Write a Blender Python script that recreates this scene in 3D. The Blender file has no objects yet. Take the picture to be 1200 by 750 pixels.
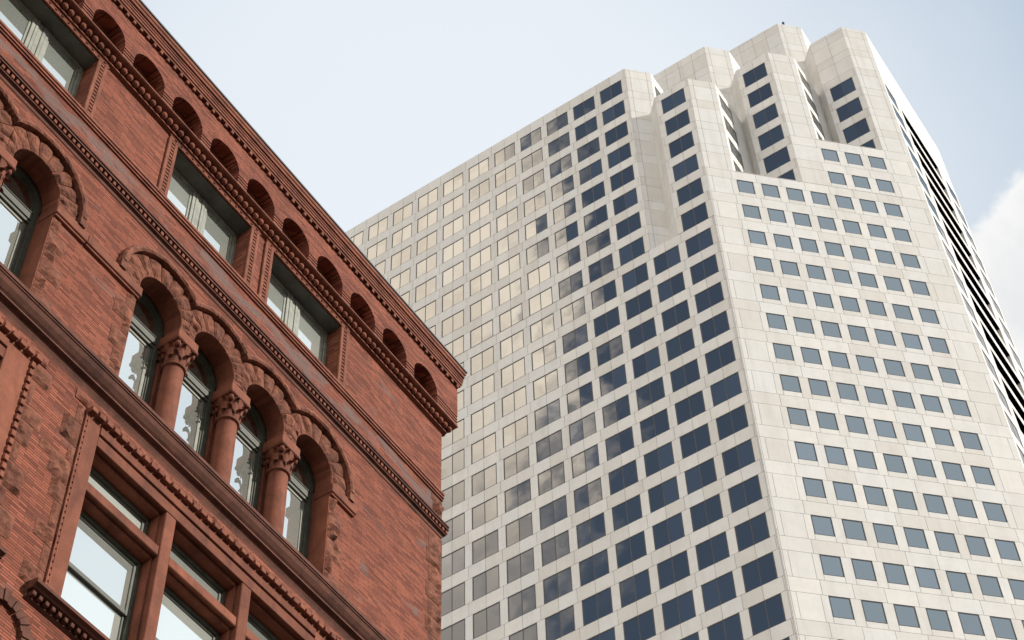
import bpy, math, random
from mathutils import Vector, Matrix, noise
R = math.radians
PI = math.pi
SC = bpy.context.scene
COL = SC.collection
random.seed(11)

# ------------------------------------------------------------------ camera
CAMZ = 1.65
PITCH, ROLL, FPX = R(52.91827), R(-2.22898), 2180.44
fw = Vector((0, math.cos(PITCH), math.sin(PITCH)))
rt0 = Vector((1, 0, 0)); up0 = rt0.cross(fw)
cr, sr = math.cos(ROLL), math.sin(ROLL)
cx_ = cr * rt0 + sr * up0
cy_ = -sr * rt0 + cr * up0
CAMP = Vector((0, 0, CAMZ))
cd = bpy.data.cameras.new('camera')
cd.sensor_width = 36.0; cd.lens = FPX / 1200 * 36
cd.clip_start = 0.1; cd.clip_end = 20000
co = bpy.data.objects.new('camera', cd); COL.objects.link(co)
M = Matrix((cx_, cy_, -fw)).transposed().to_4x4(); M.translation = CAMP
co.matrix_world = M
SC.camera = co

def project(p):
    v = Vector(p) - CAMP
    d = v.dot(fw)
    if d < 0.1: return None
    return (600 + FPX * v.dot(cx_) / d, 375 - FPX * v.dot(cy_) / d)

# ------------------------------------------------------------------ mesh builder
class MB:
    def __init__(self): self.v = []; self.f = []; self.m = []; self.s = []
    def face(self, pts, mat=0, smooth=False):
        b = len(self.v); self.v += [tuple(p) for p in pts]
        self.f.append(tuple(range(b, b + len(pts)))); self.m.append(mat); self.s.append(smooth)
    def grid(self, rows, mat=0, smooth=False, closed=False, flip=False):
        b = len(self.v); n = len(rows[0])
        for r in rows: self.v += [tuple(p) for p in r]
        for i in range(len(rows) - 1):
            for j in range(n if closed else n - 1):
                k = (j + 1) % n
                q = (b + i * n + j, b + i * n + k, b + (i + 1) * n + k, b + (i + 1) * n + j)
                self.f.append(q[::-1] if flip else q); self.m.append(mat); self.s.append(smooth)
    def box(self, x0, x1, y0, y1, z0, z1, mat=0, bev=0.0):
        if bev <= 0:
            b = len(self.v)
            self.v += [(x, y, z) for z in (z0, z1) for y in (y0, y1) for x in (x0, x1)]
            for q in ((0, 2, 3, 1), (4, 5, 7, 6), (0, 1, 5, 4), (2, 6, 7, 3), (0, 4, 6, 2), (1, 3, 7, 5)):
                self.f.append(tuple(b + i for i in q)); self.m.append(mat); self.s.append(False)
            return
        # chamfered box: 24 vertices
        b = len(self.v); X = (x0, x1); Y = (y0, y1); Z = (z0, z1); sg = (1, -1)
        idx = {}
        for i in (0, 1):
            for j in (0, 1):
                for k in (0, 1):
                    for a in range(3):
                        p = [X[i] + sg[i] * bev, Y[j] + sg[j] * bev, Z[k] + sg[k] * bev]
                        p[a] = (X[i], Y[j], Z[k])[a]
                        idx[i, j, k, a] = len(self.v); self.v.append(tuple(p))
        def q(*ids):
            self.f.append(tuple(idx[t] for t in ids)); self.m.append(mat); self.s.append(False)
        for a in range(3):
            o1, o2 = [(1, 2), (2, 0), (0, 1)][a]
            for e in (0, 1):
                ids = []
                for (u, w) in ((0, 0), (1, 0), (1, 1), (0, 1)):
                    t = [0, 0, 0]; t[a] = e; t[o1] = u; t[o2] = w; ids.append((*t, a))
                q(*(ids if e else ids[::-1]))
        for a in range(3):
            o1, o2 = [(1, 2), (2, 0), (0, 1)][a]
            for u in (0, 1):
                for w in (0, 1):
                    t0 = [0, 0, 0]; t0[o1] = u; t0[o2] = w; t1 = list(t0); t1[a] = 1
                    ids = [(*t0, o1), (*t1, o1), (*t1, o2), (*t0, o2)]
                    q(*(ids if (u == w) else ids[::-1]))
        for i in (0, 1):
            for j in (0, 1):
                for k in (0, 1):
                    ids = [(i, j, k, 0), (i, j, k, 1), (i, j, k, 2)]
                    q(*(ids if (i + j + k) % 2 else ids[::-1]))
    def lathe(self, cx, cy, prof, n=16, mat=0, smooth=True):
        rows = [[(cx + r * math.cos(2 * PI * j / n), cy + r * math.sin(2 * PI * j / n), z) for j in range(n)] for r, z in prof]
        self.grid(rows, mat, smooth, closed=True)
    def build(self, name, mats, parent=None, loc=None):
        me = bpy.data.meshes.new(name)
        me.from_pydata(self.v, [], self.f)
        for m in (mats if isinstance(mats, (list, tuple)) else [mats]): me.materials.append(m)
        me.polygons.foreach_set('material_index', self.m)
        me.polygons.foreach_set('use_smooth', self.s)
        me.update()
        o = bpy.data.objects.new(name, me); COL.objects.link(o)
        if parent: o.parent = parent
        if loc: o.location = loc
        return o

def tag(o, label=None, cat=None, group=None, kind=None):
    if label: o['label'] = label
    if cat: o['category'] = cat
    if group: o['group'] = group
    if kind: o['kind'] = kind
    return o
def empty(name, loc, rz=0.0):
    o = bpy.data.objects.new(name, None); COL.objects.link(o)
    o.location = loc; o.rotation_euler = (0, 0, rz); o.empty_display_size = 1
    return o

# ------------------------------------------------------------------ materials
def newmat(name):
    m = bpy.data.materials.new(name); m.use_nodes = True
    nt = m.node_tree; nt.nodes.clear()
    return m, nt, nt.nodes, nt.links
def N(nt, t, **kw):
    n = nt.nodes.new(t)
    for k, v in kw.items():
        if k.startswith('i_'):
            key = k[2:].replace('_', ' ')
            n.inputs[int(key) if key.isdigit() else key].default_value = v
        else: setattr(n, k, v)
    return n
def ramp(nt, fac, stops, interp='LINEAR'):
    n = nt.nodes.new('ShaderNodeValToRGB'); cr_ = n.color_ramp; cr_.interpolation = interp
    while len(cr_.elements) < len(stops): cr_.elements.new(0.5)
    for e, (p, c) in zip(cr_.elements, stops):
        e.position = p; e.color = (*c, 1) if len(c) == 3 else c
    nt.links.new(fac, n.inputs[0]); return n.outputs[0]
def math_(nt, op, a, b=None, c=None, clamp=False):
    n = nt.nodes.new('ShaderNodeMath'); n.operation = op; n.use_clamp = clamp
    for i, x in enumerate((a, b, c)):
        if x is None: continue
        if hasattr(x, 'is_linked') or hasattr(x, 'links'): nt.links.new(x, n.inputs[i])
        else: n.inputs[i].default_value = x
    return n.outputs[0]
def mixc(nt, fac, a, b, mode='MIX'):
    n = nt.nodes.new('ShaderNodeMix'); n.data_type = 'RGBA'; n.blend_type = mode
    for sock, x in ((n.inputs[0], fac), (n.inputs[6], a), (n.inputs[7], b)):
        if hasattr(x, 'links'): nt.links.new(x, sock)
        elif isinstance(x, (int, float)): sock.default_value = x
        else: sock.default_value = (*x, 1)
    return n.outputs[2]
def noise_n(nt, vec, scale, detail=4, rough=.55, dist=0.0, sc=None):
    if sc:
        mp = N(nt, 'ShaderNodeMapping'); mp.inputs['Scale'].default_value = sc
        nt.links.new(vec, mp.inputs[0]); vec = mp.outputs[0]
    n = N(nt, 'ShaderNodeTexNoise'); n.inputs['Scale'].default_value = scale
    n.inputs['Detail'].default_value = detail; n.inputs['Roughness'].default_value = rough
    n.inputs['Distortion'].default_value = dist
    nt.links.new(vec, n.inputs['Vector']); return n.outputs['Fac']
def principled(nt, col, rough=.8, spec=.3, bump=None, bstr=.3, bdist=.02, metal=0.0):
    p = N(nt, 'ShaderNodeBsdfPrincipled')
    for sock, x in ((p.inputs['Base Color'], col), (p.inputs['Roughness'], rough)):
        if hasattr(x, 'links'): nt.links.new(x, sock)
        elif isinstance(x, (int, float)): sock.default_value = x
        else: sock.default_value = (*x, 1)
    p.inputs['Specular IOR Level'].default_value = spec; p.inputs['Metallic'].default_value = metal
    if bump is not None:
        b = N(nt, 'ShaderNodeBump'); b.inputs['Strength'].default_value = bstr; b.inputs['Distance'].default_value = bdist
        nt.links.new(bump, b.inputs['Height']); nt.links.new(b.outputs[0], p.inputs['Normal'])
    o = N(nt, 'ShaderNodeOutputMaterial'); nt.links.new(p.outputs[0], o.inputs[0]); return p
def simple(name, col, rough=.7, spec=.3, var=.15, nscale=6, metal=0.0, bstr=.15):
    m, nt, ns, ln = newmat(name)
    tc = N(nt, 'ShaderNodeTexCoord').outputs['Object']
    f = noise_n(nt, tc, nscale, 5)
    lo = tuple(c * (1 - var) for c in col); hi = tuple(min(1, c * (1 + var)) for c in col)
    principled(nt, ramp(nt, f, [(.3, lo), (.7, hi)]), rough, spec, f, bstr, .01, metal)
    return m

def brick_vec(nt):
    tc = N(nt, 'ShaderNodeTexCoord').outputs['Object']
    s = N(nt, 'ShaderNodeSeparateXYZ'); nt.links.new(tc, s.inputs[0])
    x = math_(nt, 'ADD', s.outputs[0], s.outputs[1])
    c = N(nt, 'ShaderNodeCombineXYZ'); nt.links.new(x, c.inputs[0]); nt.links.new(s.outputs[2], c.inputs[1])
    return tc, c.outputs[0], s
def m_brick(name, patches=True):
    m, nt, ns, ln = newmat(name)
    tc, bv, sep = brick_vec(nt)
    b = N(nt, 'ShaderNodeTexBrick'); b.offset = .5
    for k, v in (('Scale', 1.0), ('Mortar Size', .006), ('Mortar Smooth', .3), ('Bias', -.1), ('Brick Width', .29), ('Row Height', .054)):
        b.inputs[k].default_value = v
    b.inputs['Color1'].default_value = (.30, .094, .054, 1); b.inputs['Color2'].default_value = (.12, .034, .02, 1)
    b.inputs['Mortar'].default_value = (.12, .045, .029, 1)
    ln.new(bv, b.inputs['Vector'])
    # tone of single bricks and of whole areas
    big = noise_n(nt, tc, .55, 5, .6)
    strk = noise_n(nt, bv, 1.0, 4, .65, 0, (1.6, 21, 1))
    col = mixc(nt, .8, b.outputs['Color'], ramp(nt, strk, [(.27, (.66, .6, .57)), (.5, (1, 1, 1)), (.72, (1.28, 1.33, 1.36))]), 'MULTIPLY')
    col = mixc(nt, .6, col, ramp(nt, big, [(.3, (.66, .61, .58)), (.7, (1.2, 1.2, 1.2))]), 'MULTIPLY')
    fz = math_(nt, 'FRACT', math_(nt, 'DIVIDE', sep.outputs[2], .054))
    bed = math_(nt, 'MULTIPLY', math_(nt, 'ABSOLUTE', math_(nt, 'SUBTRACT', fz, .5)), 2.0)
    bedn = math_(nt, 'ADD', bed, math_(nt, 'MULTIPLY', math_(nt, 'SUBTRACT', strk, .5), 1.1))
    col = mixc(nt, ramp(nt, bedn, [(.62, (0, 0, 0)), (.95, (.62, .62, .62))]), col, (.042, .017, .012))
    if patches:   # pale grey bloom left by water below the window sill band, with its own ragged outline
        z = math_(nt, 'SUBTRACT', sep.outputs[2], 30.55)
        band = math_(nt, 'SUBTRACT', .62, math_(nt, 'ABSOLUTE', z), clamp=True)
        pn = noise_n(nt, bv, 1.0, 6, .7, .6, (.75, 2.6, 1))
        msk = ramp(nt, math_(nt, 'ADD', pn, math_(nt, 'MULTIPLY', band, .24)), [(.6, (0, 0, 0)), (.68, (.7, .7, .7))])
        col = mixc(nt, msk, col, (.14, .108, .1))
        spk = noise_n(nt, bv, 1.0, 3, .8, 0, (9, 24, 1))
        col = mixc(nt, ramp(nt, spk, [(.7, (0, 0, 0)), (.76, (.55, .55, .55))]), col, (.34, .2, .155))
    h = math_(nt, 'ADD', math_(nt, 'MULTIPLY', b.outputs['Fac'], -1.0), math_(nt, 'MULTIPLY', noise_n(nt, tc, 28, 3), .7))
    principled(nt, col, .88, .22, h, .75, .012)
    return m
def m_stone(name, c1, c2, nscale=3.0, bstr=.35, rnd=True):
    m, nt, ns, ln = newmat(name)
    tc = N(nt, 'ShaderNodeTexCoord').outputs['Object']
    f = noise_n(nt, tc, nscale, 7, .65, .3); g = noise_n(nt, tc, 34, 4, .7)
    col = ramp(nt, f, [(.3, c1), (.68, c2)])
    if rnd:
        geo = N(nt, 'ShaderNodeNewGeometry')
        col = mixc(nt, .75, col, ramp(nt, geo.outputs['Random Per Island'], [(0, (.72, .68, .64)), (.5, (1, 1, 1)), (1, (1.22, 1.18, 1.14))]), 'MULTIPLY')
    col = mixc(nt, .5, col, ramp(nt, g, [(.3, (.75, .72, .7)), (.7, (1.2, 1.2, 1.2))]), 'MULTIPLY')
    so_ = noise_n(nt, tc, 1.0, 6, .65, .4, (2.6, 2.6, .55))
    col = mixc(nt, .85, col, ramp(nt, so_, [(.3, (.55, .52, .5)), (.5, (1, 1, 1)), (.75, (1.15, 1.13, 1.1))]), 'MULTIPLY')
    principled(nt, col, .85, .25, math_(nt, 'ADD', f, math_(nt, 'MULTIPLY', g, .5)), bstr, .03)
    return m
def m_panel(name, stops):
    m, nt, ns, ln = newmat(name)
    geo = N(nt, 'ShaderNodeNewGeometry')
    tc = N(nt, 'ShaderNodeTexCoord').outputs['Object']
    col = ramp(nt, geo.outputs['Random Per Island'], stops)
    f = noise_n(nt, tc, .9, 6, .65, .5); g = noise_n(nt, tc, 9, 4, .7)
    st = noise_n(nt, tc, .6, 5, .6, .3, (2.2, 2.2, .16))
    col = mixc(nt, .8, col, ramp(nt, f, [(.3, (.93, .93, .925)), (.7, (1.04, 1.04, 1.04))]), 'MULTIPLY')
    col = mixc(nt, .7, col, ramp(nt, st, [(.26, (.87, .86, .845)), (.5, (1, 1, 1))]), 'MULTIPLY')
    col = mixc(nt, .5, col, ramp(nt, g, [(.3, (.93, .93, .92)), (.7, (1.05, 1.05, 1.05))]), 'MULTIPLY')
    principled(nt, col, .7, .3, g, .12, .01)
    return m
def m_glass(name, deep, refl, fac0, fac1, ior, tilt=.02, wav=.012, wscale=.7, rough=.015):
    """window pane seen from outside: dark room behind, mirror coat in front, each pane slightly bowed and out of true"""
    m, nt, ns, ln = newmat(name)
    geo = N(nt, 'ShaderNodeNewGeometry')
    wn = N(nt, 'ShaderNodeTexWhiteNoise'); wn.noise_dimensions = '1D'
    oi = N(nt, 'ShaderNodeObjectInfo')
    ln.new(math_(nt, 'ADD', math_(nt, 'MULTIPLY', geo.outputs['Random Per Island'], 91.7), math_(nt, 'MULTIPLY', oi.outputs['Random'], 37.3)), wn.inputs['W'])
    def vm(op, a, b):
        n = N(nt, 'ShaderNodeVectorMath', operation=op)
        for i, x in enumerate((a, b)):
            if hasattr(x, 'links'): ln.new(x, n.inputs[i])
            elif x is not None: n.inputs[i].default_value = x
        return n.outputs[0]
    t = vm('MULTIPLY', vm('SUBTRACT', wn.outputs['Color'], (.5, .5, .5)), (tilt, tilt, tilt))
    nz = N(nt, 'ShaderNodeTexNoise'); nz.noise_dimensions = '4D'; nz.inputs['Scale'].default_value = wscale; nz.inputs['Detail'].default_value = 4
    ln.new(geo.outputs['Position'], nz.inputs['Vector'])
    ln.new(math_(nt, 'MULTIPLY', wn.outputs['Value'], 40), nz.inputs['W'])
    w = vm('MULTIPLY', vm('SUBTRACT', nz.outputs['Color'], (.5, .5, .5)), (wav, wav, wav))
    nrm = vm('NORMALIZE', vm('ADD', vm('ADD', geo.outputs['Normal'], t), w), None)
    d = N(nt, 'ShaderNodeBsdfDiffuse'); ln.new(ramp(nt, wn.outputs['Value'], [(0, tuple(c * .6 for c in deep)), (.75, deep), (1, tuple(c * 2.2 for c in deep))]), d.inputs['Color'])
    g = N(nt, 'ShaderNodeBsdfGlossy'); g.inputs['Color'].default_value = (*refl, 1); g.inputs['Roughness'].default_value = rough
    ln.new(nrm, g.inputs['Normal'])
    fr = N(nt, 'ShaderNodeFresnel'); fr.inputs['IOR'].default_value = ior
    fac = math_(nt, 'MULTIPLY_ADD', fr.outputs[0], fac1, fac0, clamp=True)
    mx = N(nt, 'ShaderNodeMixShader'); ln.new(fac, mx.inputs[0]); ln.new(d.outputs[0], mx.inputs[1]); ln.new(g.outputs[0], mx.inputs[2])
    o = N(nt, 'ShaderNodeOutputMaterial'); ln.new(mx.outputs[0], o.inputs[0])
    return m

BRICK = m_brick('red_brick'); BRICKP = m_brick('red_brick_plain', False)
STONE = m_stone('red_sandstone', (.14, .046, .027), (.24, .083, .047), 2.2, .3)
ROUGH = m_stone('rockfaced_sandstone', (.085, .029, .017), (.26, .096, .056), 5.0, .9)
CARVE = m_stone('carved_terracotta', (.13, .042, .025), (.255, .088, .05), 4.0, .35, False)
SILL = m_stone('dark_sandstone', (.075, .029, .019), (.145, .055, .035), 2.6, .3, False)
WOOD = simple('weathered_window_paint', (.075, .078, .06), .6, .3, .25, 5)
WOODL = simple('pale_sash_paint', (.2, .2, .16), .55, .3, .2, 5)
COPPER = simple('dark_coping_metal', (.03, .03, .03), .5, .4, .3, 3)
SOFFIT = simple('sooty_soffit_board', (.11, .113, .1), .9, .1, .3, 2)
BLIND = simple('grey_blind_cloth', (.3, .34, .31), .9, .1, .08, 1.5)
OLDGL = m_glass('old_window_glass', (.36, .39, .355), (.95, .98, 1.0), .48, .6, 1.6, .025, .012, .9)
ATTICW = simple('grey_green_window_paint', (.22, .23, .19), .6, .3, .25, 5)
BLGL = m_glass('old_glass_over_blind', (.4, .43, .385), (.95, .98, 1.0), .4, .6, 1.6, .025, .012, .9)
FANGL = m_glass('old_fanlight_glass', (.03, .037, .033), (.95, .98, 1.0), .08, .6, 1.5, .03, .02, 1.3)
PANEL = m_panel('pale_granite_panel', [(0, (.555, .525, .48)), (.4, (.585, .565, .53)), (.75, (.605, .592, .565)), (1, (.63, .6, .555))])
JOINT = simple('grey_joint_sealant', (.2, .18, .165), .9, .1, .1, 3)
OFFGL = m_glass('coated_office_glass', (.014, .021, .031), (.93, .93, .9), .27, .62, 1.75, .02, .03, .5)
FRAME = simple('dark_bronze_frame', (.035, .037, .036), .45, .4, .15, 3)
RSHADE = simple('black_recess_shade', (.003, .004, .009), 1.0, 0.0, .2, 3)  # near-black colour standing in for shade inside the open strips
ROOFM = simple('roof_gravel', (.22, .21, .2), .95, .1, .2, 4)
ASPH = simple('asphalt', (.05, .05, .052), .9, .2, .25, 9)
PAVE = simple('pavement_concrete', (.2, .195, .185), .9, .2, .12, 3)
GROUND = simple('city_ground', (.065, .063, .06), .95, .1, .2, .2)
PAINT = simple('road_paint', (.75, .74, .7), .7, .3, .1, 6)

# ------------------------------------------------------------------ directions
AZL = R(-32.02557)                       # along the tower's wide-window face, to the right
AZB = R(58.27443)                        # along the brick street front, away from the camera
TO = Vector((10.90638 * 1.5, 55.26942 * 1.5, 0)); TZ = 82.62168 * 1.5 + CAMZ
K = 1.5
BO = Vector((-1.65282, 26.79632, 0)); BZ = 29.65173 + CAMZ

# ================================================================== BRICK BUILDING
bb = empty('brick_building', BO, AZB)
tag(bb, 'red brick and sandstone building with arched windows and carved columns', 'building')
SL, DEP = -18.3, 13.0                    # left end of the front, depth of the block
def V(s, off, z): return (s, -off, z + BZ)
C0, PER = -6.42, 7.68
GROUPS = [C0, C0 - PER]
ARCH_DX = [-2.232, -.744, .744, 2.232]
RA, ZS = .55, -3.08                      # arch radius, spring height
IMPT, IMPB = -3.27, -3.5

def bx(mb, s0, s1, o0, o1, z0, z1, mat=0, bev=0.0):
    mb.box(s0, s1, -o1, -o0, z0 + BZ, z1 + BZ, mat, bev)
def quad(mb, s0, s1, off, z0, z1, mat=0):
    mb.face([V(s0, off, z0), V(s1, off, z0), V(s1, off, z1), V(s0, off, z1)], mat)

def sweep(mb, prof, s0=SL, depth=DEP, mat=0, mats=None):
    """moulding along the front, turned round the far corner; prof = [(off, z)] top to bottom"""
    rows = []
    for off, z in prof: rows.append([V(s0, off, z), V(off, off, z), (off, depth, z + BZ)])
    for i in range(len(rows) - 1):
        a, b = rows[i], rows[i + 1]
        for j in range(2): mb.face([b[j], b[j + 1], a[j + 1], a[j]], mats[i] if mats else mat)
    mb.face([r[0] for r in rows], mat)

# ---- main wall with openings
def wall_cells(mb, s0, s1, z0, z1, holes, off, mat=0):
    ss = sorted({s0, s1, *[h[i] for h in holes for i in (0, 1)]}); zs = sorted({z0, z1, *[h[i] for h in holes for i in (2, 3)]})
    for a, b in zip(ss, ss[1:]):
        for c, d in zip(zs, zs[1:]):
            m_, n_ = (a + b) / 2, (c + d) / 2
            if any(h[0] < m_ < h[1] and h[2] < n_ < h[3] for h in holes): continue
            quad(mb, a, b, off, c, d, mat)
def arch_fill(mb, c, r, zs, ztop, half, off, depth, mat=0, smat=1, n=20, z0=None):
    """wall above an arch inside a rectangular hole, and the curved soffit running back"""
    pts = [(c - r * math.cos(PI * i / n), zs + r * math.sin(PI * i / n)) for i in range(n + 1)]
    for (sa, za), (sb, zb) in zip(pts, pts[1:]):
        mb.face([V(sa, off, za), V(sb, off, zb), V(sb, off, ztop), V(sa, off, ztop)], mat)
        mb.face([V(sa, off, za), V(sa, off - depth, za), V(sb, off - depth, zb), V(sb, off, zb)], smat, True)
    if half > r:
        quad(mb, c - half, c - r, off, zs, ztop, mat); quad(mb, c + r, c + half, off, zs, ztop, mat)
    if z0 is not None:
        for s in (c - r, c + r):
            mb.face([V(s, off, z0), V(s, off - depth, z0), V(s, off - depth, zs), V(s, off, zs)], smat)

WD = .385                                 # how far windows sit behind the wall face
TOPW = []; ARW = []; LOWW = []; holes = []
for g in GROUPS:
    for a, b in ((-2.66, -.36), (.37, 2.68)):
        TOPW.append((g + a, g + b)); holes.append((g + a, g + b, -.22, 1.58))
    holes.append((g - 2.79, g + 2.77, -6.1, -2.4))
    holes.append((g - 2.92, g + 2.66, -11.06, -7.54))
w = MB()
wall_cells(w, SL, 0, -BZ, 1.75, holes, 0)
for g in GROUPS:
    for dx in ARCH_DX:
        arch_fill(w, g + dx, RA, ZS, -2.4, .744, 0, WD, 0, 1)
        for sd in (-1, 1):                 # short straight run between spring and impost
            s = g + dx + sd * RA
            w.face([V(s, 0, IMPT), V(s, -WD, IMPT), V(s, -WD, ZS), V(s, 0, ZS)], 1)
    for i in range(3):
        m_ = g + ARCH_DX[i] + .744
        quad(w, m_ - .194, m_ + .194, 0, IMPT, ZS)
    e0, e1 = g - 2.79, g + 2.77            # jambs at either end of the arcade
    for s in (e0, e1):
        w.face([V(s, 0, -6.1), V(s, -WD - .1, -6.1), V(s, -WD - .1, IMPT), V(s, 0, IMPT)], 1)
    wl, wr = g + ARCH_DX[0] - RA, g + ARCH_DX[3] + RA
    quad(w, e0, wl, 0, IMPT, ZS); quad(w, wr, e1, 0, IMPT, ZS)
# reveals of the attic windows
for a, b in TOPW:
    for s in (a, b): w.face([V(s, 0, -.22), V(s, -WD - .1, -.22), V(s, -WD - .1, 1.58), V(s, 0, 1.58)], 0)
    w.face([V(a, 0, 1.58), V(b, 0, 1.58), V(b, -WD - .1, 1.58), V(a, -WD - .1, 1.58)], 2)
    w.face([V(a, 0, -.22), V(b, 0, -.22), V(b, -WD - .1, -.22), V(a, -WD - .1, -.22)], 1)
# end walls, back
w.face([(0, 0, 0), (0, DEP, 0), (0, DEP, BZ + 1.75), (0, 0, BZ + 1.75)], 0)
w.face([(SL, 0, 0), (SL, DEP, 0), (SL, DEP, BZ + 3.9), (SL, 0, BZ + 3.9)], 0)
w.face([(SL, DEP, 0), (0, DEP, 0), (0, DEP, BZ + 3.9), (SL, DEP, BZ + 3.9)], 0)
w.build('brick_wall', [BRICK, STONE, SOFFIT], bb)
r_ = MB(); r_.face([(SL, .2, BZ + 3.8), (0, .2, BZ + 3.8), (0, DEP, BZ + 3.8), (SL, DEP, BZ + 3.8)])
r_.build('roof', ROOFM, bb)

# ---- frieze of blind arches, standing proud on a bead course
FO = .25; NR, NP, NZ = .44, 1.171, 2.42
f = MB(); nic = []
i = 0
while -.985 - NP * i > SL + .6: nic.append(-.985 - NP * i); i += 1
FZ0, FZ1, NT, NB = 2.06, 3.34, 2.9, 2.06
wall_cells(f, SL, FO, 2.37, FZ1, [(c - NR, c + NR, 2.37, NT) for c in nic], FO)
for c in nic:
    arch_fill(f, c, NR, NZ, NT, NR, FO, .3, 0, 1, 18, NB)
    # back of the niche
    quad(f, c - NR, c + NR, FO - .3, NB, NT, 2)
    f.face([V(c - NR, FO, NB), V(c + NR, FO, NB), V(c + NR, FO - .3, NB), V(c - NR, FO - .3, NB)], 2)
    # arch of cut brick, a hair proud
    n = 16; rows = []
    for k in range(n + 1):
        t = PI * k / n
        rows.append([V(c - r * math.cos(t), FO + .004, NZ + r * math.sin(t)) for r in (NR + .002, NR + .1)])
# reeded bands between the niches
edges = [SL] + [x for c in reversed(nic) for x in (c - NR, c + NR)] + [FO]
for k in range(0, len(edges), 2):
    a, b = edges[k], edges[k + 1]
    z = FZ0
    prof = []
    for q in range(3):
        z0 = FZ0 + .02 + q * .097
        prof += [(FO, z0), (FO, z0 + .05), (FO - .07, z0 + .052), (FO - .07, z0 + .095)]
    prof.append((FO, 2.37))
    for (o0, z0), (o1, z1) in zip(prof, prof[1:]):
        bb_ = b if b < FO else None
        if bb_ is None: f.face([V(a, o0, z0), V(o0, o0, z0), V(o1, o1, z1), V(a, o1, z1)], 2)
        else: f.face([V(a, o0, z0), V(b, o0, z0), V(b, o1, z1), V(a, o1, z1)], 2)
        if bb_ is None: f.face([V(o0, o0, z0), (o0, DEP, z0 + BZ), (o1, DEP, z1 + BZ), V(o1, o1, z1)], 2)
f.face([(FO, -FO, BZ + 2.37), (FO, DEP, BZ + 2.37), (FO, DEP, BZ + FZ1), (FO, -FO, BZ + FZ1)], 0)
f.build('frieze', [BRICKP, BRICKP, CARVE], bb)

# ---- cornice
c_ = MB()
sweep(c_, [(.2, 4.02), (.395, 4.0), (.395, 3.9), (.37, 3.875), (.37, 3.8), (.315, 3.79), (.31, 3.755), (.35, 3.74), (.352, 3.70), (.325, 3.69), (.325, 3.668),
           (.345, 3.66), (.342, 3.615), (.315, 3.605), (.315, 3.585), (.335, 3.575), (.33, 3.52), (.305, 3.51), (.305, 3.455), (.02, 3.455), (.02, 3.34), (FO, 3.338)])
cor = c_.build('cornice', CARVE, bb)
d_ = MB(); s = .2
while s > SL:
    bx(d_, s - .036, s + .036, .03, .3, 3.345, 3.452, 0, .008); s -= .2045
s = 0
while s < DEP:
    d_.box(.13, .295, s + .05, s + .13, BZ + 3.345, BZ + 3.452, 0); s += .2045
d_.build('dentil_row', CARVE, cor)
d_ = MB(); sweep(d_, [(.18, 4.06), (.42, 4.05), (.42, 4.003), (.18, 4.003)])
d_.build('coping', COPPER, cor)

# ---- bead course
c_ = MB()
sweep(c_, [(FO, 2.06), (.262, 2.055), (.262, 2.02), (.235, 2.0), (.19, 1.985), (.08, 1.98), (.05, 1.965), (.05, 1.81), (.085, 1.80), (.085, 1.765), (.045, 1.76), (.045, 1.745), (0, 1.735)])
bc = c_.build('bead_course', CARVE, bb)
d_ = MB(); s = .1
while s > SL:
    rr = .077 * random.uniform(.95, 1.03)
    rows = []
    for a in range(7):
        t = PI * a / 6
        rows.append([(s + rr * math.sin(t) * math.cos(u), -.115 + rr * math.sin(t) * math.sin(u), BZ + 1.888 + rr * math.cos(t)) for u in [2 * PI * q / 10 for q in range(10)]])
    d_.grid(rows, 0, True, True, flip=True); s -= .1685
s = .06
while s < 3:
    rows = []
    for a in range(7):
        t = PI * a / 6
        rows.append([(.115 + .077 * math.sin(t) * math.cos(u), s + .077 * math.sin(t) * math.sin(u), BZ + 1.888 + .077 * math.cos(t)) for u in [2 * PI * q / 10 for q in range(10)]])
    d_.grid(rows, 0, True, True, flip=True); s += .1685
d_.build('bead_row', CARVE, bc)

# ---- sill band under the attic windows, dentil string course below it
c_ = MB()
sweep(c_, [(0, -.222), (.055, -.225), (.055, -.29), (.02, -.30), (.02, -.325), (.05, -.335), (.05, -.385), (.012, -.395), (.012, -.42), (.035, -.43), (.035, -.46), (0, -.47)])
c_.build('sill_band', CARVE, bb)
c_ = MB()
sweep(c_, [(0, -1.16), (.1, -1.2), (.13, -1.22), (.13, -1.26), (.105, -1.275), (.105, -1.30), (.125, -1.31), (.125, -1.345), (.02, -1.35), (.02, -1.47), (.085, -1.475), (.085, -1.5), (.03, -1.53), (.02, -1.6), (0, -1.62)])
sc_ = c_.build('string_course', SILL, bb)
d_ = MB(); s = .08
while s > SL: bx(d_, s - .036, s + .036, .02, .1, -1.45, -1.352, 0, .008); s -= .12
d_.build('dentil_row', CARVE, sc_)

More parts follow.
